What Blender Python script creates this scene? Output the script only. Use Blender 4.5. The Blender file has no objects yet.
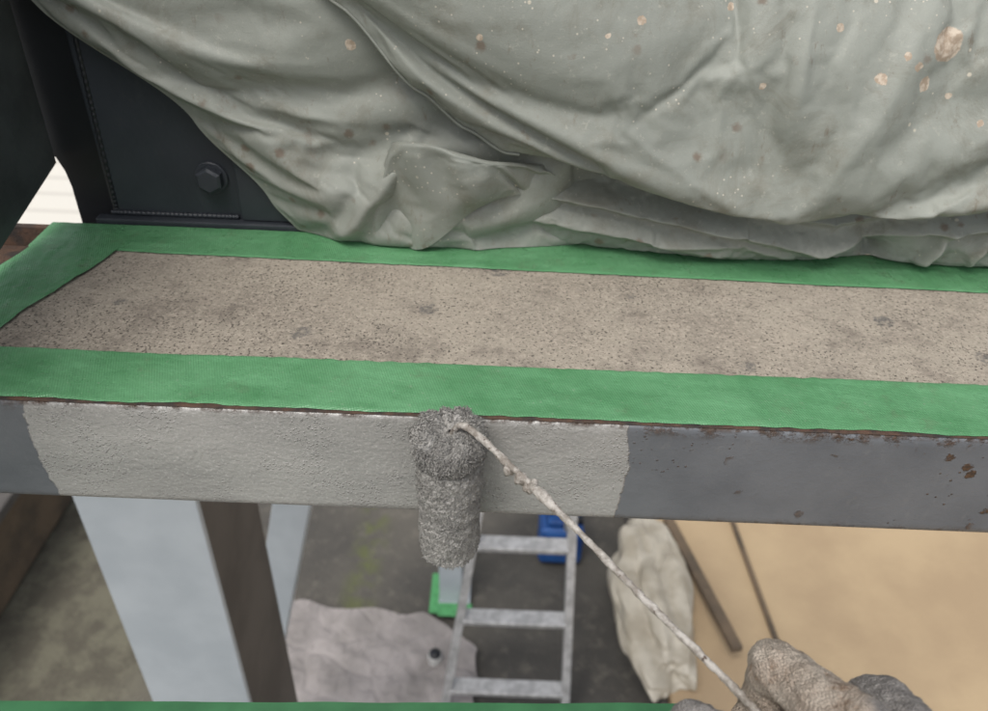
import bpy, math, random, time
from mathutils import Vector, Matrix, noise
random.seed(4)
scene=bpy.context.scene
def N3(x,y,z=0.0): return noise.noise(Vector((x,y,z)))
def FB(x,y,z=0.0,o=4): return noise.fractal(Vector((x,y,z)),0.9,2.1,o)
# ---------------- materials ----------------
class MT:
    def __init__(s,name,rough=.6,metal=0.0,spec=.5):
        s.m=bpy.data.materials.new(name); s.m.use_nodes=True
        s.n=s.m.node_tree.nodes; s.l=s.m.node_tree.links
        s.b=s.n['Principled BSDF']; s.b.inputs['Roughness'].default_value=rough
        s.b.inputs['Metallic'].default_value=metal
        s.b.inputs['Specular IOR Level'].default_value=spec
        s.tc=s.n.new('ShaderNodeTexCoord'); s.co=s.tc.outputs['Object']
        s.h=None
    def noise(s,scale,detail=4,rough=.55,dist=0,stretch=None,seed=0):
        t=s.n.new('ShaderNodeTexNoise'); t.inputs['Scale'].default_value=scale
        t.inputs['Detail'].default_value=detail; t.inputs['Roughness'].default_value=rough
        t.inputs['Distortion'].default_value=dist
        mp=s.n.new('ShaderNodeMapping'); s.l.new(s.co,mp.inputs[0])
        mp.inputs['Location'].default_value=(seed*3.1,seed*1.7,seed*.9)
        if stretch: mp.inputs['Scale'].default_value=stretch
        s.l.new(mp.outputs[0],t.inputs['Vector']); return t.outputs['Fac']
    def voro(s,scale,seed=0,feature='F1',rand=1.0,stretch=None):
        t=s.n.new('ShaderNodeTexVoronoi'); t.inputs['Scale'].default_value=scale; t.feature=feature
        t.inputs['Randomness'].default_value=rand
        mp=s.n.new('ShaderNodeMapping'); s.l.new(s.co,mp.inputs[0]); mp.inputs['Location'].default_value=(seed*3.1,seed*1.7,seed*.9)
        if stretch: mp.inputs['Scale'].default_value=stretch
        s.l.new(mp.outputs[0],t.inputs['Vector']); return t.outputs['Distance']
    def ramp(s,v,a,b,va=0.0,vb=1.0):
        r=s.n.new('ShaderNodeMapRange'); r.interpolation_type='SMOOTHSTEP'
        r.inputs[1].default_value=a; r.inputs[2].default_value=b; r.inputs[3].default_value=va; r.inputs[4].default_value=vb
        s.l.new(v,r.inputs[0]); return r.outputs[0]
    def math(s,op,a,b=None):
        m=s.n.new('ShaderNodeMath'); m.operation=op
        for i,v in enumerate((a,b)):
            if v is None: continue
            if isinstance(v,(int,float)): m.inputs[i].default_value=v
            else: s.l.new(v,m.inputs[i])
        return m.outputs[0]
    def mix(s,f,a,b,mode='MIX'):
        m=s.n.new('ShaderNodeMix'); m.data_type='RGBA'; m.blend_type=mode
        if isinstance(f,(int,float)): m.inputs[0].default_value=f
        else: s.l.new(f,m.inputs[0])
        for k,v in ((6,a),(7,b)):
            if isinstance(v,tuple): m.inputs[k].default_value=(*v,1)
            else: s.l.new(v,m.inputs[k])
        return m.outputs[2]
    def xyz(s):
        q=s.n.new('ShaderNodeSeparateXYZ'); s.l.new(s.co,q.inputs[0]); return q.outputs
    def color(s,c):
        if isinstance(c,tuple): s.b.inputs['Base Color'].default_value=(*c,1)
        else: s.l.new(c,s.b.inputs['Base Color'])
    def rough(s,v): s.l.new(v,s.b.inputs['Roughness'])
    def bump(s,h,dist=.001,strength=1.0):
        b=s.n.new('ShaderNodeBump'); b.inputs['Distance'].default_value=dist; b.inputs['Strength'].default_value=strength
        s.l.new(h,b.inputs['Height'])
        if s.h is not None: s.l.new(s.h,b.inputs['Normal'])
        s.h=b.outputs[0]; s.l.new(s.h,s.b.inputs['Normal'])
def simple(name,c,c2=None,scale=20,rough=.6,bump=0.0,bs=200,metal=0.0,contrast=(.35,.65)):
    m=MT(name,rough,metal)
    if c2 is None: c2=tuple(x*.75 for x in c)
    m.color(m.mix(m.ramp(m.noise(scale,6),*contrast),c,c2))
    if bump: m.bump(m.noise(bs,4),bump)
    return m.m
# ---------------- mesh helpers ----------------
def mk(name,verts,faces,mat=None,parent=None,smooth=True):
    me=bpy.data.meshes.new(name); me.from_pydata(verts,[],faces); me.update()
    if smooth: me.polygons.foreach_set('use_smooth',[True]*len(me.polygons))
    o=bpy.data.objects.new(name,me); scene.collection.objects.link(o)
    if mat: me.materials.append(mat)
    if parent: o.parent=parent
    return o
def grid(name,nu,nv,fn,mat=None,parent=None,closeu=False,smooth=True):
    vs=[fn(i/(nu if closeu else nu-1),j/(nv-1)) for j in range(nv) for i in range(nu)]
    fs=[]
    for j in range(nv-1):
        for i in range(nu if closeu else nu-1):
            a=j*nu+i; b=j*nu+(i+1)%nu
            fs.append((a,b,b+nu,a+nu))
    return mk(name,vs,fs,mat,parent,smooth)
def box(name,lo,hi,mat,parent=None,bevel=.002,rot=None):
    x0,y0,z0=lo; x1,y1,z1=hi
    c=Vector(((x0+x1)/2,(y0+y1)/2,(z0+z1)/2))
    v=[Vector((x,y,z))-c for x in (x0,x1) for y in (y0,y1) for z in (z0,z1)]
    f=[(0,1,3,2),(4,6,7,5),(0,4,5,1),(2,3,7,6),(0,2,6,4),(1,5,7,3)]
    o=mk(name,[tuple(a) for a in v],f,mat,parent,False); o.location=c
    if rot: o.rotation_euler=rot
    if bevel:
        b=o.modifiers.new('b','BEVEL'); b.width=bevel; b.segments=2
    return o
def empty(name):
    e=bpy.data.objects.new(name,None); scene.collection.objects.link(e); return e
def beam(name,a,b,w,h,mat,parent=None,bevel=.003,side=Vector((1,0,0))):
    a=Vector(a); b=Vector(b); d=(b-a); L=d.length; d.normalize()
    s=(side-side.dot(d)*d).normalized(); n=d.cross(s)
    v=[]
    for t in (0,L):
        for p,q in ((-1,-1),(1,-1),(1,1),(-1,1)): v.append(tuple(a+d*t+s*(p*w/2)+n*(q*h/2)))
    f=[(3,2,1,0),(4,5,6,7)]+[(i,(i+1)%4,4+(i+1)%4,4+i) for i in range(4)]
    o=mk(name,v,f,mat,parent,False)
    if bevel: m=o.modifiers.new('b','BEVEL'); m.width=bevel; m.segments=2
    return o
def interp(t,pts):
    if t<=pts[0][0]: return pts[0][1]
    for (a,va),(b,vb) in zip(pts,pts[1:]):
        if t<=b:
            k=(t-a)/(b-a); k=k*k*(3-2*k)*.5+k*.5
            return va+(vb-va)*k
    return pts[-1][1]
def tube(name,pts,radf,mat,parent=None,n=20,step=.0015,nz=.0,ns=300):
    P=[Vector(p) for p in pts]; dense=[]
    for i in range(len(P)-1):
        p0=P[max(i-1,0)];p1=P[i];p2=P[i+1];p3=P[min(i+2,len(P)-1)]
        k=max(2,int((p2-p1).length/step))
        for j in range(k):
            t=j/k
            dense.append(.5*((2*p1)+(-p0+p2)*t+(2*p0-5*p1+4*p2-p3)*t*t+(-p0+3*p1-3*p2+p3)*t**3))
    dense.append(P[-1]); m=len(dense); vs=[];fs=[]
    up=Vector((0.1,.2,1)).normalized()
    for i,c in enumerate(dense):
        d=(dense[min(i+1,m-1)]-dense[max(i-1,0)]).normalized()
        s=d.cross(up).normalized(); u=s.cross(d)
        for j in range(n):
            a=2*math.pi*j/n; dirv=s*math.cos(a)+u*math.sin(a)
            r=radf(i/(m-1)); q=c+dirv*r
            r+=nz*FB(q.x*ns,q.y*ns,q.z*ns,3)
            vs.append(tuple(c+dirv*r))
    for i in range(m-1):
        for j in range(n):
            a=i*n+j;b=i*n+(j+1)%n; fs.append((a,b,b+n,a+n))
    fs.append(tuple(range(n))[::-1]); fs.append(tuple(range((m-1)*n,m*n)))
    return mk(name,vs,fs,mat,parent)

# ================= MATERIALS =================
m=MT('green_tape',.34); X=m.xyz()
wv=m.math('SINE',m.math('MULTIPLY',m.math('ADD',X[0],m.math('MULTIPLY',X[1],.35)),2*math.pi/.0019))
wh=m.math('SINE',m.math('MULTIPLY',m.math('SUBTRACT',X[1],m.math('MULTIPLY',X[0],.22)),2*math.pi/.0016))
weave=m.math('ADD',m.math('MULTIPLY',wv,.5),m.math('MULTIPLY',wh,.5))
c=m.mix(m.ramp(m.noise(10,6,.65),.3,.7),(.068,.225,.092),(.122,.320,.152))
c=m.mix(m.math('MULTIPLY',m.ramp(m.noise(55,5,.65,stretch=(.25,1,1)),.42,.75),.6),c,(.16,.40,.20))
c=m.mix(m.math('MULTIPLY',m.ramp(weave,-.6,.9),m.ramp(m.noise(25,3,seed=6),.35,.65,.08,.26)),c,(.20,.39,.23))
c=m.mix(m.math('MULTIPLY',m.ramp(m.noise(30,7,.75,seed=3),.54,.75),.45),c,(.13,.14,.09))
c=m.mix(m.math('MULTIPLY',m.ramp(m.noise(300,3,.7,seed=13),.64,.72),.5),c,(.30,.38,.28))
m.color(c); m.rough(m.ramp(m.noise(60,4),.3,.7,.24,.46))
m.bump(weave,.00011); m.bump(m.noise(45,3,stretch=(1,.4,1)),.0022); tape=m.m
m=MT('concrete_screed',.88)
c=m.mix(m.ramp(m.noise(6,6,.65),.35,.68),(.365,.325,.265),(.265,.232,.190))
c=m.mix(m.ramp(m.noise(240,4,.75),.42,.66),c,(.43,.375,.31))
c=m.mix(m.math('MULTIPLY',m.ramp(m.noise(45,5,.7,seed=15),.5,.7),.5),c,(.43,.37,.305))
c=m.mix(m.ramp(m.noise(420,2,.6,seed=5),.57,.68),c,(.10,.085,.07))
c=m.mix(m.math('MULTIPLY',m.ramp(m.noise(20,7,.78,seed=2),.48,.70),.65),c,(.14,.118,.10))
X=m.xyz()
lm=m.ramp(X[0],-.38,.1,.10,-.04)
spk=m.math('MULTIPLY',m.ramp(m.voro(290,2),.15,.27,1,0),m.ramp(m.math('ADD',m.noise(22,3,seed=8),lm),.46,.60))
c=m.mix(m.math('MULTIPLY',spk,.7),c,(.07,.06,.05))
spots=m.math('MULTIPLY',m.ramp(m.math('ADD',m.voro(15,4),m.math('MULTIPLY',m.noise(120,3,.7,seed=21),.12)),.16,.22,1,0),m.ramp(m.noise(150,4,.7,seed=1),.38,.60))
c=m.mix(m.math('MULTIPLY',spots,.75),c,(.09,.09,.09))
m.color(c); m.bump(m.noise(380,3,.7),.0008); m.bump(m.noise(60,3),.0010); m.bump(m.math('SUBTRACT',1.0,spk),.0008); conc=m.m
# fascia: old paint, rust and the freshly rolled patch
m=MT('painted_steel',.42); X=m.xyz()
wob=m.math('MULTIPLY',m.math('SUBTRACT',m.noise(55,4,.6),.5),.012)
xx=m.math('ADD',X[0],wob)
par=m.math('MULTIPLY',m.math('POWER',m.math('ADD',X[2],.045),2.0),2.2)
L=m.ramp(m.math('SUBTRACT',xx,par),-.3290,-.3275); Rr=m.ramp(m.math('ADD',xx,par),.0985,.100,1,0)
patch=m.math('MULTIPLY',L,Rr)
old=m.mix(m.ramp(m.noise(12,5),.35,.7),(.180,.190,.205),(.135,.145,.160))
old=m.mix(m.ramp(m.noise(90,5,.7,stretch=(1,1,.4)),.55,.8),old,(.21,.215,.22))
big=m.math('MULTIPLY',m.ramp(m.math('ADD',m.voro(55,3),m.math('MULTIPLY',m.noise(260,4,.7,seed=2),.5)),.42,.50,1,0),m.ramp(m.noise(18,3,.6,seed=4),.54,.62))
sml=m.math('MULTIPLY',m.ramp(m.math('ADD',m.voro(190,8),m.math('MULTIPLY',m.noise(500,3,seed=5),.3)),.26,.38,1,0),m.ramp(m.noise(20,4,.6,seed=14),.54,.62))
rustr=m.ramp(X[0],-.02,.22)
edge=m.math('MAXIMUM',m.ramp(X[2],-.097,-.084,1.0,0),m.ramp(X[2],-.012,-.003,0,1.0))
rustm=m.math('MULTIPLY',m.math('MAXIMUM',big,sml),rustr)
eg=m.math('MULTIPLY',m.math('MULTIPLY',edge,m.ramp(m.noise(70,6,.75,seed=6),.48,.62)),m.ramp(X[0],-.1,.3,.35,1))
rustm=m.math('MAXIMUM',rustm,eg)
fresh=m.mix(m.ramp(m.noise(16,5,.6,stretch=(.5,1,1.4)),.3,.7),(.425,.415,.395),(.335,.328,.315))
fresh=m.mix(m.math('MULTIPLY',m.ramp(m.noise(500,2,.6),.55,.68),.45),fresh,(.58,.57,.55))  # pale speckles put the wet paint's glints into the colour
fresh=m.mix(m.math('MULTIPLY',m.ramp(m.noise(140,5,.75,seed=2,stretch=(.5,1,1)),.56,.74),.6),fresh,(.24,.235,.225))
c=m.mix(patch,old,fresh)
rc=m.mix(m.ramp(m.noise(300,3,.6),.35,.6),(.115,.065,.038),(.060,.040,.030))
c=m.mix(m.math('MULTIPLY',rustm,m.math('SUBTRACT',1.0,m.math('MULTIPLY',patch,.85))),c,rc)
topd=m.math('MULTIPLY',m.ramp(X[2],-.005,-.001),m.ramp(m.noise(55,4,.7,seed=12),.42,.6))
c=m.mix(topd,c,(.07,.045,.03))
m.color(c); m.rough(m.ramp(patch,0,1,.40,.22))
bub=m.math('MULTIPLY',m.ramp(m.voro(420,3),.1,.4,1,0),m.ramp(m.noise(28,3,.6,seed=31),.40,.62))
m.bump(m.math('MULTIPLY',bub,patch),.0005); m.bump(m.math('MULTIPLY',m.noise(300,2,.5),patch),.0006,.9)
m.bump(m.math('MULTIPLY',m.ramp(m.noise(60,3,.5,dist=1.5,stretch=(.6,1,1)),.47,.53),patch),.00010)
m.bump(patch,.0007); m.bump(m.math('MULTIPLY',m.noise(120,4,.7),m.math('SUBTRACT',1.0,patch)),.0005)
m.bump(rustm,.0006); paint=m.m
rust=simple('rusty_steel',(.10,.055,.035),(.035,.028,.025),60,.8,.001,300)
darksteel=MT('dark_painted_steel',.42)
c=darksteel.mix(darksteel.ramp(darksteel.noise(12,5),.3,.7),(.040,.046,.055),(.028,.032,.040))
c=darksteel.mix(darksteel.ramp(darksteel.noise(45,6,.75,seed=3),.6,.8),c,(.075,.07,.06))
darksteel.color(c); darksteel.bump(darksteel.noise(90,4),.0006); darksteel=darksteel.m
greysteel=simple('grey_painted_steel',(.085,.095,.095),(.055,.062,.062),14,.4,.0005,120)
black=simple('black_steel',(.018,.020,.024),(.010,.011,.013),10,.45)
# tarp
m=MT('tarp_fabric',.6,spec=.3); X=m.xyz()
c=m.mix(m.ramp(m.noise(4,6,.65),.3,.7),(.345,.360,.322),(.262,.275,.245))
c=m.mix(m.math('MULTIPLY',m.ramp(m.noise(18,8,.75,dist=.5),.45,.72),.75),c,(.205,.195,.155))
c=m.mix(m.math('MULTIPLY',m.ramp(m.noise(60,5,.75,seed=9,stretch=(1,1,.35)),.60,.74),.6),c,(.17,.125,.085))
c=m.mix(m.math('MULTIPLY',m.ramp(m.noise(150,5,.8,seed=19),.57,.70),.5),c,(.46,.45,.39))
bm=m.math('MULTIPLY',m.ramp(m.math('ADD',m.voro(40,2),m.math('MULTIPLY',m.noise(160,4,.7,seed=2),.30)),.24,.38,1,0),m.ramp(m.noise(10,3,seed=2),.48,.58))
c=m.mix(m.math('MULTIPLY',bm,.65),c,(.17,.11,.075))
sm1=m.ramp(m.noise(13,8,.8,seed=51,stretch=(1,1,.6)),.60,.70)
c=m.mix(m.math('MULTIPLY',sm1,.55),c,(.19,.135,.10))
ws=m.math('MULTIPLY',m.ramp(m.voro(42,11),.05,.085,1,0),m.ramp(m.noise(7,3,seed=7),.46,.54))
c=m.mix(m.math('MULTIPLY',ws,.85),c,(.60,.55,.45))
ws=m.math('MULTIPLY',m.ramp(m.voro(150,5),.09,.14,1,0),m.ramp(m.noise(16,3,seed=5),.52,.6))
c=m.mix(m.math('MULTIPLY',ws,.8),c,(.62,.57,.48))
nz=m.math('MULTIPLY',m.math('SUBTRACT',m.noise(130,4,.6),.5),.007)
for sx,sz,sr in [(.334,.205,.0125),(.286,.182,.0045),(.312,.192,.0040),(.322,.178,.0055),(-.125,.180,.0045),(.302,.198,.003),(.06,.235,.004),(.346,.168,.003),(.17,.222,.003),(.40,.12,.0045),(.10,.215,.003),(.075,.205,.0025),(.20,.17,.003),(.25,.215,.0035),(-.02,.20,.003),(.375,.15,.0025)]:
    dx=m.math('SUBTRACT',X[0],sx); dz=m.math('SUBTRACT',X[2],sz)
    d=m.math('SQRT',m.math('ADD',m.math('MULTIPLY',dx,dx),m.math('MULTIPLY',dz,dz)))
    f=m.ramp(m.math('ADD',d,nz),sr*.88,sr,1,0)
    c=m.mix(f,c,m.mix(m.ramp(m.noise(180,4,seed=3),.4,.6),(.62,.53,.43),(.42,.33,.25)))
m.color(c); m.rough(m.ramp(m.noise(30,4),.3,.7,.46,.64))
m.bump(m.noise(24,3,.5,dist=.4),.0011,.7); m.bump(m.noise(80,4,.6),.0007,.7); m.bump(m.noise(900,2),.0002); tarpm=m.m
m=MT('paint_soaked_nap',.7,spec=.3)
c=m.mix(m.ramp(m.noise(120,5,.7),.3,.7),(.47,.455,.43),(.34,.328,.31))
c=m.mix(m.ramp(m.noise(500,3,.7,seed=4),.55,.75),c,(.52,.51,.48)); c=m.mix(m.ramp(m.noise(420,3,.7,seed=8),.60,.75),c,(.24,.235,.225))
m.color(c); m.bump(m.noise(650,3,.7),.0012); m.bump(m.noise(1500,2),.0004); nap=m.m
m=MT('paint_crusted_wire',.5)
c=m.mix(m.ramp(m.noise(120,5,.7),.4,.62),(.50,.47,.43),(.25,.22,.19))
c=m.mix(m.ramp(m.noise(220,4,.7,seed=3),.60,.68),c,(.09,.06,.045))
m.color(c); m.bump(m.noise(400,4,.7),.0010); wirem=m.m
m=MT('ground_paving',.85)
c=m.mix(m.ramp(m.noise(1.2,6,.6),.35,.65),(.125,.115,.098),(.070,.066,.060))
c=m.mix(m.ramp(m.noise(14,5,.7),.5,.8),c,(.17,.155,.13)); X=m.xyz()
ms=m.math('MULTIPLY',m.ramp(m.math('ABSOLUTE',m.math('ADD',X[0],m.math('ADD',.58,m.math('MULTIPLY',m.noise(4,3,seed=4),.1)))),.01,.13,1,0),m.ramp(m.noise(9,6,.7),.40,.62))
c=m.mix(m.math('MULTIPLY',ms,.65),c,(.12,.14,.04))
lf=m.ramp(m.math('ADD',X[0],m.math('MULTIPLY',m.noise(3,3),.3)),-1.55,-1.2,1,0)
c=m.mix(m.math('MULTIPLY',lf,.8),c,m.mix(m.ramp(m.noise(5,6,.7,seed=3),.4,.6),(.18,.17,.12),(.10,.09,.065)))
m.color(c); m.bump(m.noise(60,5),.01); groundm=m.m
tan=simple('tan_concrete',(.48,.36,.22),(.39,.285,.175),1.6,.8,.003,60)
clay=simple('brown_concrete',(.16,.115,.075),(.09,.07,.05),5,.85,.01,30)
white=simple('pale_blue_grey_paint',(.52,.57,.61),(.44,.49,.53),5,.4,.0005,60)
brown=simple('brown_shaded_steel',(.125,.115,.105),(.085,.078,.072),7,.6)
alu=simple('aluminium',(.62,.62,.62),(.42,.42,.42),30,.35,metal=.4)
blue=simple('blue_plastic',(.02,.10,.33),(.015,.06,.22),8,.4)
plastic=simple('cloudy_plastic',(.50,.46,.38),(.36,.32,.25),9,.3,.004,30)
sheetm=simple('dusty_sheet',(.34,.31,.30),(.24,.22,.21),5,.7,.01,12)
gtape2=simple('green_tape_flat',(.10,.36,.14),(.07,.27,.1),30,.4)
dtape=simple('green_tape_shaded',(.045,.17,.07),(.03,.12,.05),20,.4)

# ================= STAIR TREAD =================
tread=empty('stair_tread')
XR=.80
prof=[(.012,-.0008),(.0035,-.0008),(.0012,-.0014),(.0003,-.003),(0,-.006)]
prof+=[(0.0,-.006-.083*k/24) for k in range(1,25)]
prof+=[(.0006,-.0925),(.003,-.0955),(.012,-.0965),(.05,-.0965),(.05,-.090)]
def fasc(u,v):
    i=min(int(v*(len(prof)-1)+.5),len(prof)-1); y,z=prof[i]; x=-.50+(XR+.5)*u
    if i<4: y-= -.0008*N3(x*60,3)
    if 3<i<29: y+=.0012*N3(x*9,z*12,1)
    return (x,y,z)
grid('fascia',420,len(prof),fasc,paint,tread)
box('channel_web_back',(-.5,.255,-.096),(XR,.262,-.0015),rust,tread,.001)
box('underside_plate',(-.5,.013,-.030),(XR,.254,-.022),rust,tread,0)
def fl(u,v):
    x=-.49+(XR+.49)*u; y=.0012+.012*v
    return (x,y+.0006*N3(x*80,1)*(v<.5),.0001+.0004*N3(x*200,y*200)-.0006*(v<.1))
grid('rusty_flange_edge',900,8,fl,rust,tread)
def left_x(y): return -.47+(.059)*(y/.265)
def conc_f(u,v):
    y=.010+v*.246; x0=left_x(y)+.006; x=x0+(XR-x0)*u
    return (x,y,-.0003+.0006*FB(x*70,y*70,0,3))
grid('concrete_infill',420,120,conc_f,conc,tread)
def tape_strip(name,fx0,fx1,fy0,fy1,nu,nv,lift,seed,par,ejag=.0007,mat=None):
    def f(u,v):
        x=fx0(v)+(fx1(v)-fx0(v))*u
        ya,yb=fy0(x),fy1(x)
        ya+=ejag*N3(x*90,seed)+.0010*N3(x*12,seed+3); yb+=ejag*N3(x*110,seed+9)+.0012*N3(x*10,seed+5)
        y=ya+(yb-ya)*v
        z=lift+.0007*max(0,FB(x*22,y*60,seed,3))+.0003*FB(x*160,y*160,seed,2)
        if v<.001 or v>.999: z=lift-.0006
        return (x,y,z)
    return grid(name,nu,nv,f,mat or tape,par)
tape_strip('tape_front',lambda v:-.485,lambda v:XR,lambda x:.0036+.0012*max(-1,min(1,2*N3(x*17,7))),lambda x:.0605+.002*(x+.4)/.8,700,34,.0012,1,tread,.0013)
tape_strip('tape_back',lambda v:-.425,lambda v:XR,lambda x:.212-.013*(x+.34)/.78,lambda x:.2625,600,30,.0014,5,tread)
def tl(u,v):
    y=.055+.16*v; xa=left_x(y)+.001; xb=interp(y,[(.05,-.389),(.08,-.382),(.213,-.344),(.26,-.333)])+.0012*N3(y*40,4)+.0006*N3(y*200,8)
    x=xa+(xb-xa)*u
    return (x,y,.0022+.0014*max(0,FB(x*50,y*22,2,3))+.0003*FB(x*160,y*160,7,2))
grid('tape_end',50,120,tl,tape,tread)

# ================= LOWER TREAD =================
lt=empty('stair_tread')
box('slab',(-.75,-.40,-.24),(.165,-.108,-.203),rust,lt,.003)
def lt_f(u,v):
    x=-.75+.912*u; y=-.0897+.0383*x-.075*(1-v)+.0012*N3(x*14,2)
    return (x,y,-.2005+.0006*FB(x*20,y*30,4,3))
grid('tape_back',200,16,lt_f,dtape,lt)
grid('concrete_infill',120,40,lambda u,v:(-.74+.9*u,-.39+.22*v,-.2022),conc,lt)

# ================= LEFT STEELWORK =================
st=empty('steel_stringer')
mk('web_plate',[(-.42,-.15,.0),(-.42,.170,.022),(-.42,.288,.050),(-.42,.298,.5),(-.42,-.15,.5),
 (-.428,-.15,.0),(-.428,.170,.022),(-.428,.288,.050),(-.428,.298,.5),(-.428,-.15,.5)],
 [(0,1,2,3,4),(9,8,7,6,5),(0,5,6,1),(1,6,7,2),(2,7,8,3),(3,8,9,4),(4,9,5,0)],greysteel,st,False)
gp=empty('gusset_plate')
pf=[(-.352,-.15),(-.352,.5),(-.52,.5),(-.52,.06),(-.435,.058),(-.426,.050),(-.421,.036),(-.419,.02),(-.420,-.15)]
n=len(pf)
mk('post_flange',[(x,.300,z) for x,z in pf]+[(x,.312,z) for x,z in pf],[tuple(range(n)),tuple(range(n,2*n))[::-1]]+[(i,n+i,n+(i+1)%n,(i+1)%n) for i in range(n)],black,gp,False)
box('post_web',(-.366,.313,-.15),(-.356,.42,.5),black,gp,.003)
box('plate',(-.372,.276,-.10),(-.08,.284,.30),darksteel,gp,.002)
box('splice_plate',(-.246,.270,.006),(-.08,.2755,.10),darksteel,gp,.0015)
box('angle_ledge',(-.385,.264,-.05),(-.08,.2755,.0055),darksteel,gp,.0015)
tube('weld_bead',[(-.372,.274,.008),(-.31,.2745,.0075),(-.25,.274,.008)],lambda t:.0022+.0003*math.sin(t*190),darksteel,gp,10,.001)
tube('weld_bead_side',[(-.368,.276,.01),(-.366,.2765,.1),(-.362,.277,.25),(-.36,.277,.30)],lambda t:.0024+.0003*math.sin(t*300),black,gp,10,.001)
bolt=empty('hex_bolt'); bc=Vector((-.270,.262,.047))
def hexm(name,r,y0,y1,mat,n=6,ch=.0):
    v=[]
    rings=[(r,y1),(r,y0+ch),(r-ch*1.3,y0)]
    for rr,y in rings:
        for k in range(n):
            a=math.pi/6+2*math.pi*k/n; v.append((bc.x+rr*math.cos(a),y,bc.z+rr*math.sin(a)))
    f=[]
    for q in range(2):
        for k in range(n): f.append((q*n+k,q*n+(k+1)%n,(q+1)*n+(k+1)%n,(q+1)*n+k))
    f.append(tuple(range(2*n,3*n)))
    return mk(name,v,f,mat,bolt,False)
hexm('head',.0128,.264,.274,darksteel,6,.002)
hexm('washer',.0155,.273,.2758,darksteel,32,.0006)

# ================= TARP =================
tarp=empty('tarp')
def seg_d(px,pz,pts):
    best=1e9; sg=1; tt=0
    n=len(pts)-1
    for i in range(n):
        ax,az=pts[i]; bx,bz=pts[i+1]; dx,dz=bx-ax,bz-az; L2=dx*dx+dz*dz
        t=((px-ax)*dx+(pz-az)*dz)/L2; t=0 if t<0 else 1 if t>1 else t
        qx,qz=ax+dx*t-px,az+dz*t-pz; d=qx*qx+qz*qz
        if d<best:
            best=d; sg=1 if dx*(pz-az)-dz*(px-ax)>0 else -1; tt=(i+t)/n
    return math.sqrt(best),sg,tt
def folds(x,z,fl):
    s=0
    for pts,amp,wa,wb in fl:
        d,sg,t=seg_d(x,z,pts); w=wa if sg>0 else wb
        if d<w*3: s+=amp*(math.exp(-(d/w)**1.5))*(.35+.65*math.sin(math.pi*min(max(t,.02),.98))**.5)
    return s
def lean(z): return max(0,z-.30)*.5+ (max(0,z-.33)**2)*9
T0=time.time()
def sim(o,nu,nv,edges,inner,expand,frames,grav=.15,bend=.3):
    """let the sculpted sheet buckle as real cloth that is slightly too long for its support"""
    try:
        vg=o.vertex_groups.new(name='pin')
        for j in range(nv):
            for i in range(nu):
                u=i/(nu-1); v=j/(nv-1); wgt=edges(u,v)
                vg.add([j*nu+i],max(inner,wgt),'REPLACE')
        md=o.modifiers.new('cloth','CLOTH'); s=md.settings
        s.quality=4; s.mass=.15; s.tension_stiffness=25; s.compression_stiffness=25; s.shear_stiffness=10
        s.bending_stiffness=bend; s.air_damping=4; s.vertex_group_mass='pin'; s.pin_stiffness=.35
        s.shrink_min=-expand; s.effector_weights.gravity=grav
        md.collision_settings.use_collision=False
        md.point_cache.frame_start=1; md.point_cache.frame_end=frames+2
        for f in range(1,frames+1): scene.frame_set(f)
        dg=bpy.context.evaluated_depsgraph_get(); ev=o.evaluated_get(dg)
        co=[0.0]*(len(o.data.vertices)*3); me=ev.to_mesh(); me.vertices.foreach_get('co',co); ev.to_mesh_clear()
        o.modifiers.remove(md); scene.frame_set(1)
        for k in range(2,len(co),3):
            if co[k]<.0022 and o.parent is tarp: co[k]=.0022
        o.data.vertices.foreach_set('co',co); o.data.update()
        print('SIM',o.name,'t',time.time()-T0)
    except Exception as e: print('SIMFAIL',e)
    sb=o.modifiers.new('sub','SUBSURF'); sb.levels=1; sb.render_levels=1
F1=[([(-.08,.103),(-.10,.07),(-.155,.0)],.022,.010,.026),
    ([(-.08,.104),(-.045,.07),(-.02,.0)],.012,.014,.012),
    ([(-.32,.24),(-.25,.15),(-.20,.05)],.010,.03,.02),
    ([(-.24,.30),(-.18,.18),(-.165,.03)],.014,.035,.04),
    ([(-.13,.12),(-.125,.06),(-.17,.0)],-.010,.012,.012)]
def l1(u,v):
    z=-.004+.40*v
    xl=interp(z,[(-.004,-.188),(.033,-.214),(.107,-.272),(.201,-.385),(.25,-.44),(.40,-.60)])
    x=xl+(.16-xl)*u
    y=.262+lean(z)-.022*math.sin(math.pi*min(1,u*1.3))
    y-=folds(x,z,F1)*min(1,u*6)
    y-=.008*N3(x*6,z*5,3)*min(1,u*6)
    return (x,y,z)
NU,NV=130,95
o=grid('under_sheet',NU,NV,l1,tarpm,tarp)
sim(o,NU,NV,lambda u,v:1.0 if (u<.01 or u>.99 or v<.012 or v>.98) else 0,.06,.022,22,bend=.35)
border=[(-.30,.40),(-.20,.285),(-.13,.213),(-.07,.150),(-.03,.120),(.003,.101),(.056,.0975),(.11,.094),(.168,.087),(.229,.076),(.30,.079),(.36,.077),(.41,.078),(.8,.08)]
F2=[([(.03,.30),(.10,.16),(.20,.10),(.26,.078)],.018,.03,.05),
    ([(.16,.32),(.18,.22),(.24,.13),(.25,.09)],-.010,.02,.03),
    ([(.33,.30),(.29,.18),(.245,.10),(.235,.08)],.016,.03,.016),
    ([(.44,.16),(.36,.10),(.27,.09)],.012,.016,.03),
    ([(.50,.22),(.42,.12),(.34,.085)],.010,.02,.02),
    ([(.23,.26),(.225,.17),(.232,.10)],.014,.02,.010),
    ([(-.16,.30),(-.1,.2),(-.03,.13)],.006,.012,.04),
    ([(.08,.112),(.15,.105),(.21,.09)],.010,.015,.012)]
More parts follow.
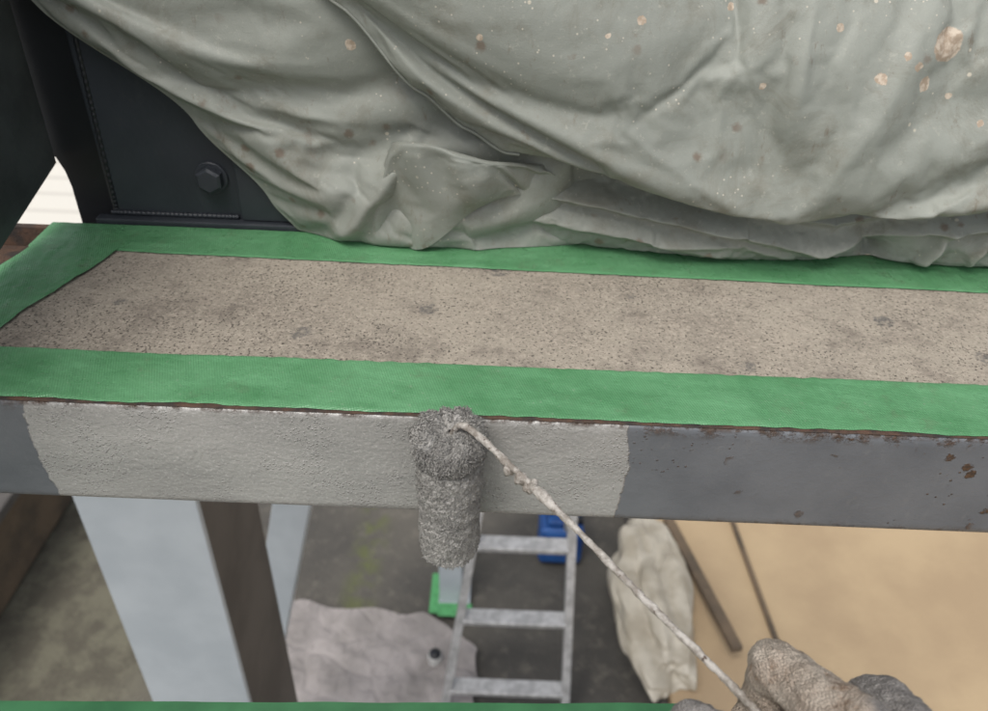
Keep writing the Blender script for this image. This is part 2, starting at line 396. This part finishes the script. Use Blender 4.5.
def l2(u,v):
    x=-.29+1.08*u; zb=interp(x,border)
    if v<.06:
        k=v/.06; a=(1-k)*math.pi*.8
        z=zb+.0035*(1-math.cos(a)); yo=.010*math.sin(a*.5)**2+.002
    else:
        hv=(v-.06)/.94; z=zb+(.42-zb)*hv; yo=0
    b=interp(x,[(-.29,.012),(-.07,.016),(.003,.022),(.1,.034),(.2,.042),(.3,.034),(.42,.034),(.8,.04)])
    h=z-zb
    bul=b*(.55+.45*math.sin(min(1,h/.10)*math.pi/2))*math.exp(-(max(0,h-.07)/.2)**2)
    y=.250+lean(z)*1.0-bul-.008
    y-=folds(x,z,F2)*min(1,.35+h/.02)+.008*N3(x*5,z*5,9)*min(1,h/.04)
    return (x,y+yo,z)
NU,NV=280,100
o=grid('upper_flap',NU,NV,l2,tarpm,tarp)
sim(o,NU,NV,lambda u,v:1.0 if (u<.01 or u>.99 or v<.065 or v>.98) else 0,.07,.032,22,bend=.32)
F3=[([(-.02,.057),(.06,.054),(.13,.048),(.215,.038),(.29,.018)],.024,.014,.0045),
    ([(.29,.016),(.33,.030),(.38,.044),(.46,.05),(.8,.05)],.022,.013,.005),
    ([(.02,.031),(.12,.025),(.2,.010)],.013,.012,.004),
    ([(.0,.080),(.1,.073),(.2,.060),(.3,.045),(.4,.06)],.016,.011,.005),
    ([(.14,.020),(.22,.024),(.27,.008)],.010,.009,.004),
    ([(.33,.03),(.348,.015),(.35,.0)],-.016,.008,.008),
    ([(.40,.045),(.392,.02),(.385,.0)],.018,.010,.005),
    ([(.44,.04),(.432,.02),(.43,.0)],.014,.008,.006),
    ([(.5,.060),(.55,.03),(.7,.04)],.016,.014,.007),
    ([(-.05,.06),(-.035,.03),(.01,.012)],.014,.006,.012)]
def l3(u,v):
    x=-.075+.86*u
    yf=interp(x,[(-.075,.264),(0,.262),(.08,.252),(.14,.243),(.21,.235),(.27,.238),(.31,.245),(.345,.254),(.38,.242),(.43,.240),(.8,.24)])
    zt=interp(x,[(-.075,.085),(-.04,.103),(.0,.100),(.05,.104),(.8,.105)])
    s=(v-.12)/.88
    if v<.12:
        k=v/.12; z=.0028+.0015*k; y=yf+.02*(1-k)
    else:
        z=.0043+(zt-.0043)*s; y=yf-.008*math.sin(math.pi*min(1,s*1.5))+.052*s*s
    q=min(1,max(0,s)/.06)
    y-=folds(x,z,F3)*q*(1 if v>=.12 else 0)
    y-=(.005*N3(x*7,z*16,33)+.004*N3(x*14,z*55,12))*q
    e=min(1,u/.03); y+=.012*(1-e)
    return (x,y,max(z,.0022))
NU,NV=290,60
o=grid('lower_bundle',NU,NV,l3,tarpm,tarp)
sim(o,NU,NV,lambda u,v:1.0 if (u<.01 or u>.99 or v<.10 or v>.97) else 0,.35,.045,20,bend=.15)
# loose fold turned over at the left of the bundle
lipc=[(-.100,.250,.090),(-.090,.228,.104),(-.066,.214,.109),(-.036,.212,.103),(-.006,.218,.094),(.03,.236,.086),(.06,.25,.08)]
def cr(pts,t):
    P=[Vector(p) for p in pts]; n=len(P)-1; f=min(t*n,n-1e-6); i=int(f); t=f-i
    p0=P[max(i-1,0)];p1=P[i];p2=P[i+1];p3=P[min(i+2,n)]
    return .5*((2*p1)+(-p0+p2)*t+(2*p0-5*p1+4*p2-p3)*t*t+(-p0+3*p1-3*p2+p3)*t**3)
def lip(u,v):
    p=cr(lipc,u)
    ln=interp(u,[(0,.090),(.25,.104),(.38,.096),(.50,.050),(.62,.022),(.8,.026),(1,.03)])
    e=max(0,1-u/.10)+max(0,(u-.85)/.15)
    if v<.22:
        k=v/.22; q=Vector((0,.016*(1-k)**1.2,-.010*(1-k)**2+.003*math.sin(k*math.pi)))
    else:
        k=(v-.22)/.78; q=Vector((k*(-.075+.17*u if u<.6 else .027),-.008*math.sin(k*math.pi*.8)+.036*k,-ln*k))
    pl=.008*math.sin(u*19+v*2.2)+.004*math.sin(u*37-v*3)
    return (p.x+q.x,p.y+q.y+pl*v*(1-e*.5)+.022*e,max(.003,p.z+q.z))
o=grid('folded_lip',60,36,lip,tarpm,tarp); sim(o,60,36,lambda u,v:1.0 if v<.28 else 0,.04,.07,18,bend=.08)
hem=[]
for k in range(60):
    x=-.27+k/59*.285; P=l2((x+.29)/1.08,.062); hem.append((P[0],P[1]-.0003,P[2]-.001))
tube('hem_piping',hem,lambda t:.0013,tarpm,tarp,8,.003)

# ================= PAINT ROLLER =================
pr=empty('paint_roller')
RC=Vector((-.027,-.0275,0)); RR=.0212
ZB=-.099
def rolp(u,v):
    th=2*math.pi*u; cx,sx=math.cos(th),math.sin(th)
    if v<.08: k=v/.08; r=RR*.96*k**.6; z=ZB-.0015*math.sin(k*3.14); k=0
    elif v<.70: k=(v-.08)/.62; r=RR*(.96+.04*min(1,k*8))*(1-.03*math.sin(k*5)) ; z=ZB+k*(-.012-ZB); k=0
    else:
        k=(v-.70)/.30
        if k<.45:
            q=k/.45; r=RR*(1.0+.12*math.sin(q*math.pi*.62)-.04*math.exp(-((q-.05)/.12)**2)); z=-.012+.022*q
        else:
            q=(k-.45)/.55; r=RR*(1.0+.12*math.sin(.62*math.pi))*max(0,1-q)**.75+.0005; z=.010+.0070*math.sin(min(1,q*1.6)*math.pi/2)-.011*max(0,q-.45)**1.2
        s=abs(math.sin(4.5*th+2.6*N3(cx*1.4,sx*1.4,1)+.8*N3(cx*3,sx*3,k*3)))
        pet=s**.55*(.75+.5*N3(cx*2.5,sx*2.5,5))
        fade=min(1,k*3)*(1 if k<.85 else .4)
        r*=1+(.17*(pet-.6))*fade; z+=.0044*(pet-.6)*fade+.0026*N3(cx*r*130,sx*r*130,3)*min(1,k*2)
    x=RC.x+r*cx; y=RC.y+r*sx
    n=Vector((cx,sx,0 if v<.76 else min(2.5,(v-.76)*14))).normalized()
    if v<.03: n=Vector((0,0,-1))
    lum=1+min(1,max(0,k)*3)*.9
    d=lum*(.0008*FB(x*230,y*230,z*230,4)+.0007*N3(x*500,y*500,z*500)+.0009*N3(x*90,y*90,z*70))
    return Vector((x,y,z))+n*d,n
grid('nap_sleeve',260,330,lambda u,v:tuple(rolp(u,v)[0]),nap,pr,closeu=True)
vs=[];fs=[]
for k in range(15000):
    u=random.random(); v=.03+.95*random.random(); 
    if k>11000: v=.70+.24*random.random()
    p0,n=rolp(u,v)
    if v>.90 and random.random()<(v-.90)*8: continue
    t=Vector((random.gauss(0,1),random.gauss(0,1),random.gauss(0,1)-.3)); t=(t-t.dot(n)*n).normalized()
    L=random.uniform(.0014,.0030); w=random.uniform(.00025,.00048); s=n.cross(t)
    up=.55
    if v>.70: L*=1.15; up=.75
    p0=p0-n*.0004
    a=p0+n*L*up*.8+t*L*.35; b=p0+n*L*up+t*L*random.uniform(.7,1.05)
    base=len(vs)
    for c,ww in ((p0,w*1.3),(a,w)):
        for q in range(3):
            an=q*2.094; vs.append(tuple(c+(s*math.cos(an)+n*math.sin(an)*.7)*ww))
    vs.append(tuple(b))
    for q in range(3):
        fs.append((base+q,base+(q+1)%3,base+3+(q+1)%3,base+3+q)); fs.append((base+3+q,base+3+(q+1)%3,base+6))
mk('nap_fibres',vs,fs,nap,pr)
wp=[(-.027,-.0275,-.02),(-.025,-.0285,.010),(-.019,-.032,.0215),(-.008,-.042,.0225),(.006,-.056,.019),(.014,-.065,.018),(.0246,-.076,.016),(.055,-.108,.008),(.0856,-.142,.000),(.112,-.171,-.006),(.135,-.196,-.012),(.152,-.215,-.0165)]
def wr(t):
    r=.0021+.0016*math.exp(-((t-.40)/.035)**2)+.0004*N3(t*22,2)+.0005*N3(t*60,5)
    if t<.3: r+=.0003
    return r
tube('wire_frame',wp,wr,wirem,pr,18,.0008,.0005,220)
for (cx,cy,cz,rr) in [(.012,-.064,.0150,.0036),(.019,-.071,.0150,.0040),(.024,-.077,.0135,.0034),(.027,-.078,.0185,.0026)]:
    def blob(u,v,cx=cx,cy=cy,cz=cz,rr=rr):
        th=2*math.pi*u; ph=math.pi*v; d=Vector((math.sin(ph)*math.cos(th),math.sin(ph)*math.sin(th),math.cos(ph)))
        r=rr*(1+.35*N3(d.x*2+cx*99,d.y*2,d.z*2))
        return (cx+d.x*r,cy+d.y*r,cz+d.z*r*1.1)
    grid('dried_paint_drip',20,14,blob,wirem,pr,closeu=True)
tube('handle',[(.148,-.211,-.0155),(.16,-.224,-.019),(.19,-.257,-.027),(.225,-.296,-.037)],lambda t:.0095+.0015*math.sin(t*9),simple('handle_plastic',(.03,.03,.03),None,20,.4),pr,20,.002)

# ================= GLOVED HAND =================
def capsule(vs,fs,a,b,ra,rb,n=18):
    a=Vector(a);b=Vector(b); d=(b-a); L=d.length; d.normalize()
    s=d.cross(Vector((.3,.2,1))).normalized(); u=s.cross(d); base=len(vs); rings=[]
    for k in range(6):
        t=math.pi/2*(1-k/6); rings.append((a-d*ra*math.sin(t),ra*max(.02,math.cos(t))))
    for k in range(9): q=k/8; rings.append((a+d*L*q,ra+(rb-ra)*q))
    for k in range(1,7):
        t=math.pi/2*k/6; rings.append((b+d*rb*math.sin(t),rb*max(.02,math.cos(t))))
    for c,r in rings:
        for j in range(n):
            an=2*math.pi*j/n; vs.append(tuple(c+(s*math.cos(an)+u*math.sin(an))*r))
    for i in range(len(rings)-1):
        for j in range(n):
            p=base+i*n+j;q=base+i*n+(j+1)%n; fs.append((p,q,q+n,p+n))
    fs.append(tuple(range(base,base+n))[::-1]); e=base+(len(rings)-1)*n; fs.append(tuple(range(e,e+n)))
W=(.238,-.325,.018)
fing={'index':[(.170,-.228,.024),(.148,-.184,.002),(.147,-.186,-.030),(.130,-.212,-.036)],
 'middle':[(.198,-.243,.026),(.195,-.196,-.003),(.185,-.205,-.035),(.154,-.232,-.042)],
 'ring':[(.220,-.262,.020),(.220,-.222,-.012),(.205,-.232,-.044),(.175,-.258,-.047)],
 'pinky':[(.238,-.284,.010),(.241,-.252,-.016),(.226,-.262,-.044),(.200,-.282,-.046)]}
vs=[];fs=[]
rad={'index':(.0135,.0140,.0120,.0105),'middle':(.014,.0135,.0115,.0105),'ring':(.0135,.012,.011,.010),'pinky':(.012,.0105,.0095,.009)}
for k,P in fing.items():
    for i in range(3): capsule(vs,fs,P[i],P[i+1],rad[k][i],rad[k][i+1])
    capsule(vs,fs,W,P[0],.022,.0145)
T=[(.215,-.315,.012),(.172,-.272,.016),(.130,-.238,.008),(.101,-.212,-.002)]
for i,(a,b) in enumerate(((.02,.015),(.015,.0125),(.0125,.0115))): capsule(vs,fs,T[i],T[i+1],a,b)
capsule(vs,fs,T[0],(.205,-.262,.012),.02,.016)
capsule(vs,fs,W,(.262,-.365,.016),.030,.034)
m=MT('knit_work_glove',.92,spec=.2); X=m.xyz()
c=m.mix(m.ramp(m.noise(40,5,.6),.35,.65),(.66,.58,.49),(.52,.43,.35))
c=m.mix(m.math('MULTIPLY',m.ramp(m.noise(70,6,.75,seed=4),.52,.70),.75),c,(.28,.17,.10))
jit=m.math('MULTIPLY',m.math('SUBTRACT',m.noise(60,3),.5),.02)
gz=m.ramp(m.math('ADD',X[0],jit),.168,.178)
gz2=m.ramp(m.math('ADD',X[0],jit),.118,.128,1,0)
g=m.mix(m.ramp(m.noise(120,4,.6,seed=6),.35,.65),(.42,.40,.38),(.29,.275,.265))
c=m.mix(m.math('MAXIMUM',gz,gz2),c,g)
kn=m.ramp(m.voro(800,1,rand=.45,stretch=(1,.75,1)),.05,.75,1,0)
c=m.mix(m.ramp(kn,.1,.6,.40,0),c,(.12,.10,.085))
m.color(c); m.bump(kn,.0013); m.bump(m.noise(110,4),.0015); m.bump(m.noise(1500,2),.0004); glovem=m.m
hand=mk('gloved_hand',vs,fs,glovem)
rm=hand.modifiers.new('r','REMESH'); rm.mode='VOXEL'; rm.voxel_size=.0017; rm.use_smooth_shade=True
sm=hand.modifiers.new('s','SMOOTH'); sm.iterations=6; sm.factor=.6
tx=bpy.data.textures.new('gl','CLOUDS'); tx.noise_scale=.012
dm=hand.modifiers.new('d','DISPLACE'); dm.texture=tx; dm.strength=.0065; dm.texture_coords='LOCAL'
vs=[];fs=[]; capsule(vs,fs,(.262,-.365,.016),(.40,-.62,-.02),.036,.048,28)
slv=mk('sleeve',vs,fs,simple('dark_work_cloth',(.04,.05,.08),None,30,.9,.002,200)); slv.parent=hand

# ================= BELOW =================
col=empty('steel_column')
box('front_flange',(-.685,.492,-3.0),(-.480,.505,-.47),white,col,.003)
box('shaft',(-.680,.5055,-3.0),(-.484,.75,-.47),brown,col,.003)
box('cap_plate',(-.72,.48,-.465),(-.45,.78,-.45),brown,col,.003)
beam('steel_brace',(-.42,1.2,-.75),(-.95,1.2,-3.0),.105,.09,white)
post=empty('steel_post')
box('shaft',(-.222,2.07,-2.97),(-.112,2.17,-1.0),white,post,.004)
box('base_plate',(-.26,2.02,-2.995),(-.07,2.24,-2.972),white,post,.003)
box('tape_foot',(-.268,2.00,-2.9715),(-.225,2.24,-2.968),gtape2,post,0)
box('tape_front',(-.224,1.985,-2.9715),(-.06,2.06,-2.967),gtape2,post,0)
lad=empty('step_ladder')
def lerp(a,b,t): return Vector(a)+(Vector(b)-Vector(a))*t
BL,BR=Vector((-.165,1.45,-3.0)),Vector((.37,1.45,-3.0)); TL,TR=Vector((.055,2.06,-1.35)),Vector((.32,2.06,-1.35))
beam('rail_1',BL,TL,.035,.06,alu,lad); beam('rail_2',BR,TR,.035,.06,alu,lad)
for i in range(5):
    t=.115+i*.195; a=lerp(BL,TL,t); b=lerp(BR,TR,t)
    a.x+=.012;b.x-=.012
    box('step_%d'%(i+1),(a.x,a.y-.035,a.z-.012),(b.x,a.y+.035,a.z+.012),alu,lad,.003)
RL,RRt=Vector((-.10,2.42,-3.0)),Vector((.42,2.42,-3.0))
beam('rear_leg_1',RL,(.06,2.10,-1.35),.025,.03,alu,lad); beam('rear_leg_2',RRt,(.32,2.10,-1.35),.025,.03,alu,lad)
for t in (.08,.35):
    a=lerp(RL,(.06,2.10,-1.35),t); b=lerp(RRt,(.32,2.10,-1.35),t); beam('rear_bar',a,b,.02,.02,alu,lad,.002,Vector((0,1,0)))
box('top_cap',(.03,2.0,-1.36),(.345,2.16,-1.33),alu,lad,.004)
for P in (BL,BR,RL,RRt): box('rubber_foot',(P.x-.025,P.y-.035,-3.0),(P.x+.025,P.y+.035,-2.95),gtape2,lad,.004)
bl=empty('jerry_can')
box('body',(.27,2.34,-2.99),(.50,2.52,-2.74),blue,bl,.03)
box('shoulder',(.31,2.37,-2.742),(.46,2.49,-2.70),blue,bl,.015)
tube('handle',[(.33,2.43,-2.71),(.33,2.43,-2.66),(.38,2.43,-2.64),(.44,2.43,-2.66),(.44,2.43,-2.71)],lambda t:.012,blue,bl,10,.01)
box('cap',(.465,2.40,-2.742),(.495,2.44,-2.71),black,bl,.006)
def ds(u,v):
    y=1.25+.75*v; xa=-1.05+.06*N3(y*5,1); xb=-.02-.30*max(0,v-.75)*4*.9+.05*N3(y*6,4)
    x=xa+(xb-xa)*u; y+=.05*N3(x*4,7)*v
    return (x,y,-2.985+.012*abs(N3(x*5,y*6,2)*2)+.006*N3(x*14,y*14))
o=grid('dust_sheet',90,60,ds,sheetm); sim(o,90,60,lambda u,v:0,.30,.05,14,grav=0,bend=.3)
for v_ in o.data.vertices: v_.co.z=max(v_.co.z+.02,-3.008)
pp=empty('paint_pot')
tube('pot',[(-.216,1.74,-2.98),(-.216,1.7401,-2.92)],lambda t:.032,simple('white_plastic',(.6,.6,.58),None,10,.4),pp,24,.01)
tube('lid',[(-.216,1.74,-2.919),(-.216,1.7401,-2.91)],lambda t:.027,black,pp,24,.01)
slab=empty('concrete_platform')
box('top',(.80,-3,-3.0),(7,7.0,-2.76),tan,slab,.01)
beam('cable',(1.23,3.2,-2.742),(1.275,2.45,-2.742),.022,.02,clay,slab,.004); beam('cable_end',(1.275,2.45,-2.742),(1.33,1.55,-2.742),.022,.02,clay,slab,.004)
box('shaded_side',(.765,-3,-2.995),(.797,7,-2.80),brown,slab,.003)  # dark brown strip paints the slab's left side as shadowed
def bag(u,v):
    th=2*math.pi*u; ph=math.pi*v; d=Vector((math.sin(ph)*math.cos(th),math.sin(ph)*math.sin(th),math.cos(ph)))
    r=1+.30*N3(d.x*1.8,d.y*1.8,d.z*1.8)+.10*(1-2*abs(N3(d.x*3,d.y*2,d.z*4)))+.03*N3(d.x*9,d.y*7,d.z*9)
    return (.79+d.x*.175*r,1.95+d.y*.44*r,-2.72+d.z*.13*r)
o=grid('plastic_bag',90,70,bag,plastic,closeu=True); sim(o,90,70,lambda u,v:1.0 if v<.02 or v>.98 else 0,.015,.16,26,grav=.02,bend=.02)
beam('timber_batten',(.93,2.45,-2.72),(1.10,1.65,-2.66),.05,.03,clay)
wl=empty('retaining_wall')
box('body',(-3.2,-2,-3.0),(-2.32,3.2,-2.55),clay,wl,.02)
box('coping',(-3.25,-2,-2.549),(-2.27,3.2,-2.49),brown,wl,.01)
mk('ground',[(-80,-80,-3.02),(80,-80,-3.02),(80,80,-3.02),(-80,80,-3.02)],[(0,1,2,3)],groundm,None,False)
ter=MT('pale_terrace',.8); X=ter.xyz(); s=ter.math('SINE',ter.math('MULTIPLY',X[1],2*math.pi/.35))
ter.color(ter.mix(ter.ramp(s,.8,.95),(.74,.71,.64),(.60,.57,.51)))
box('terrace',(-9,3.4,-3.015),(-2.4,12,-2.93),ter.m,None,.01)

# ================= LIGHT / CAMERA =================
w=bpy.data.worlds.new('World'); scene.world=w; w.use_nodes=True
nt=w.node_tree; bg=nt.nodes['Background']; sky=nt.nodes.new('ShaderNodeTexSky'); sky.sky_type='NISHITA'
sky.sun_disc=False; el=math.radians(62); az=math.radians(-150)
sky.sun_elevation=el; sky.sun_rotation=az; sky.dust_density=4; sky.air_density=1.0; sky.ozone_density=1.0
hs=nt.nodes.new('ShaderNodeHueSaturation'); hs.inputs['Saturation'].default_value=.30
nt.links.new(sky.outputs[0],hs.inputs['Color']); nt.links.new(hs.outputs[0],bg.inputs[0]); bg.inputs[1].default_value=.15
sun=bpy.data.lights.new('sun','SUN'); sun.energy=1.5; sun.angle=math.radians(22); sun.color=(1,.96,.90)
so=bpy.data.objects.new('sun',sun); scene.collection.objects.link(so)
sd=Vector((math.sin(az)*math.cos(el),math.cos(az)*math.cos(el),math.sin(el)))
so.rotation_euler=sd.to_track_quat('Z','Y').to_euler()
cam=bpy.data.cameras.new('camera'); co=bpy.data.objects.new('camera',cam); scene.collection.objects.link(co)
C=Vector((0,-.42,.36)); p=math.radians(36); r=math.radians(2.3)
Fv=Vector((0,math.cos(p),-math.sin(p))); U0=Vector((0,math.sin(p),math.cos(p))); R0=Vector((1,0,0))
R=R0*math.cos(r)+U0*math.sin(r); U=U0*math.cos(r)-R0*math.sin(r)
M=Matrix((R,U,-Fv)).transposed().to_4x4(); M.translation=C; co.matrix_world=M
cam.lens=800/988*36; cam.sensor_width=36; cam.clip_start=.02; cam.clip_end=300
cam.dof.use_dof=True; cam.dof.focus_distance=.55; cam.dof.aperture_fstop=8
scene.camera=co
scene.view_settings.view_transform='Standard'; scene.view_settings.look='None'; scene.view_settings.exposure=0
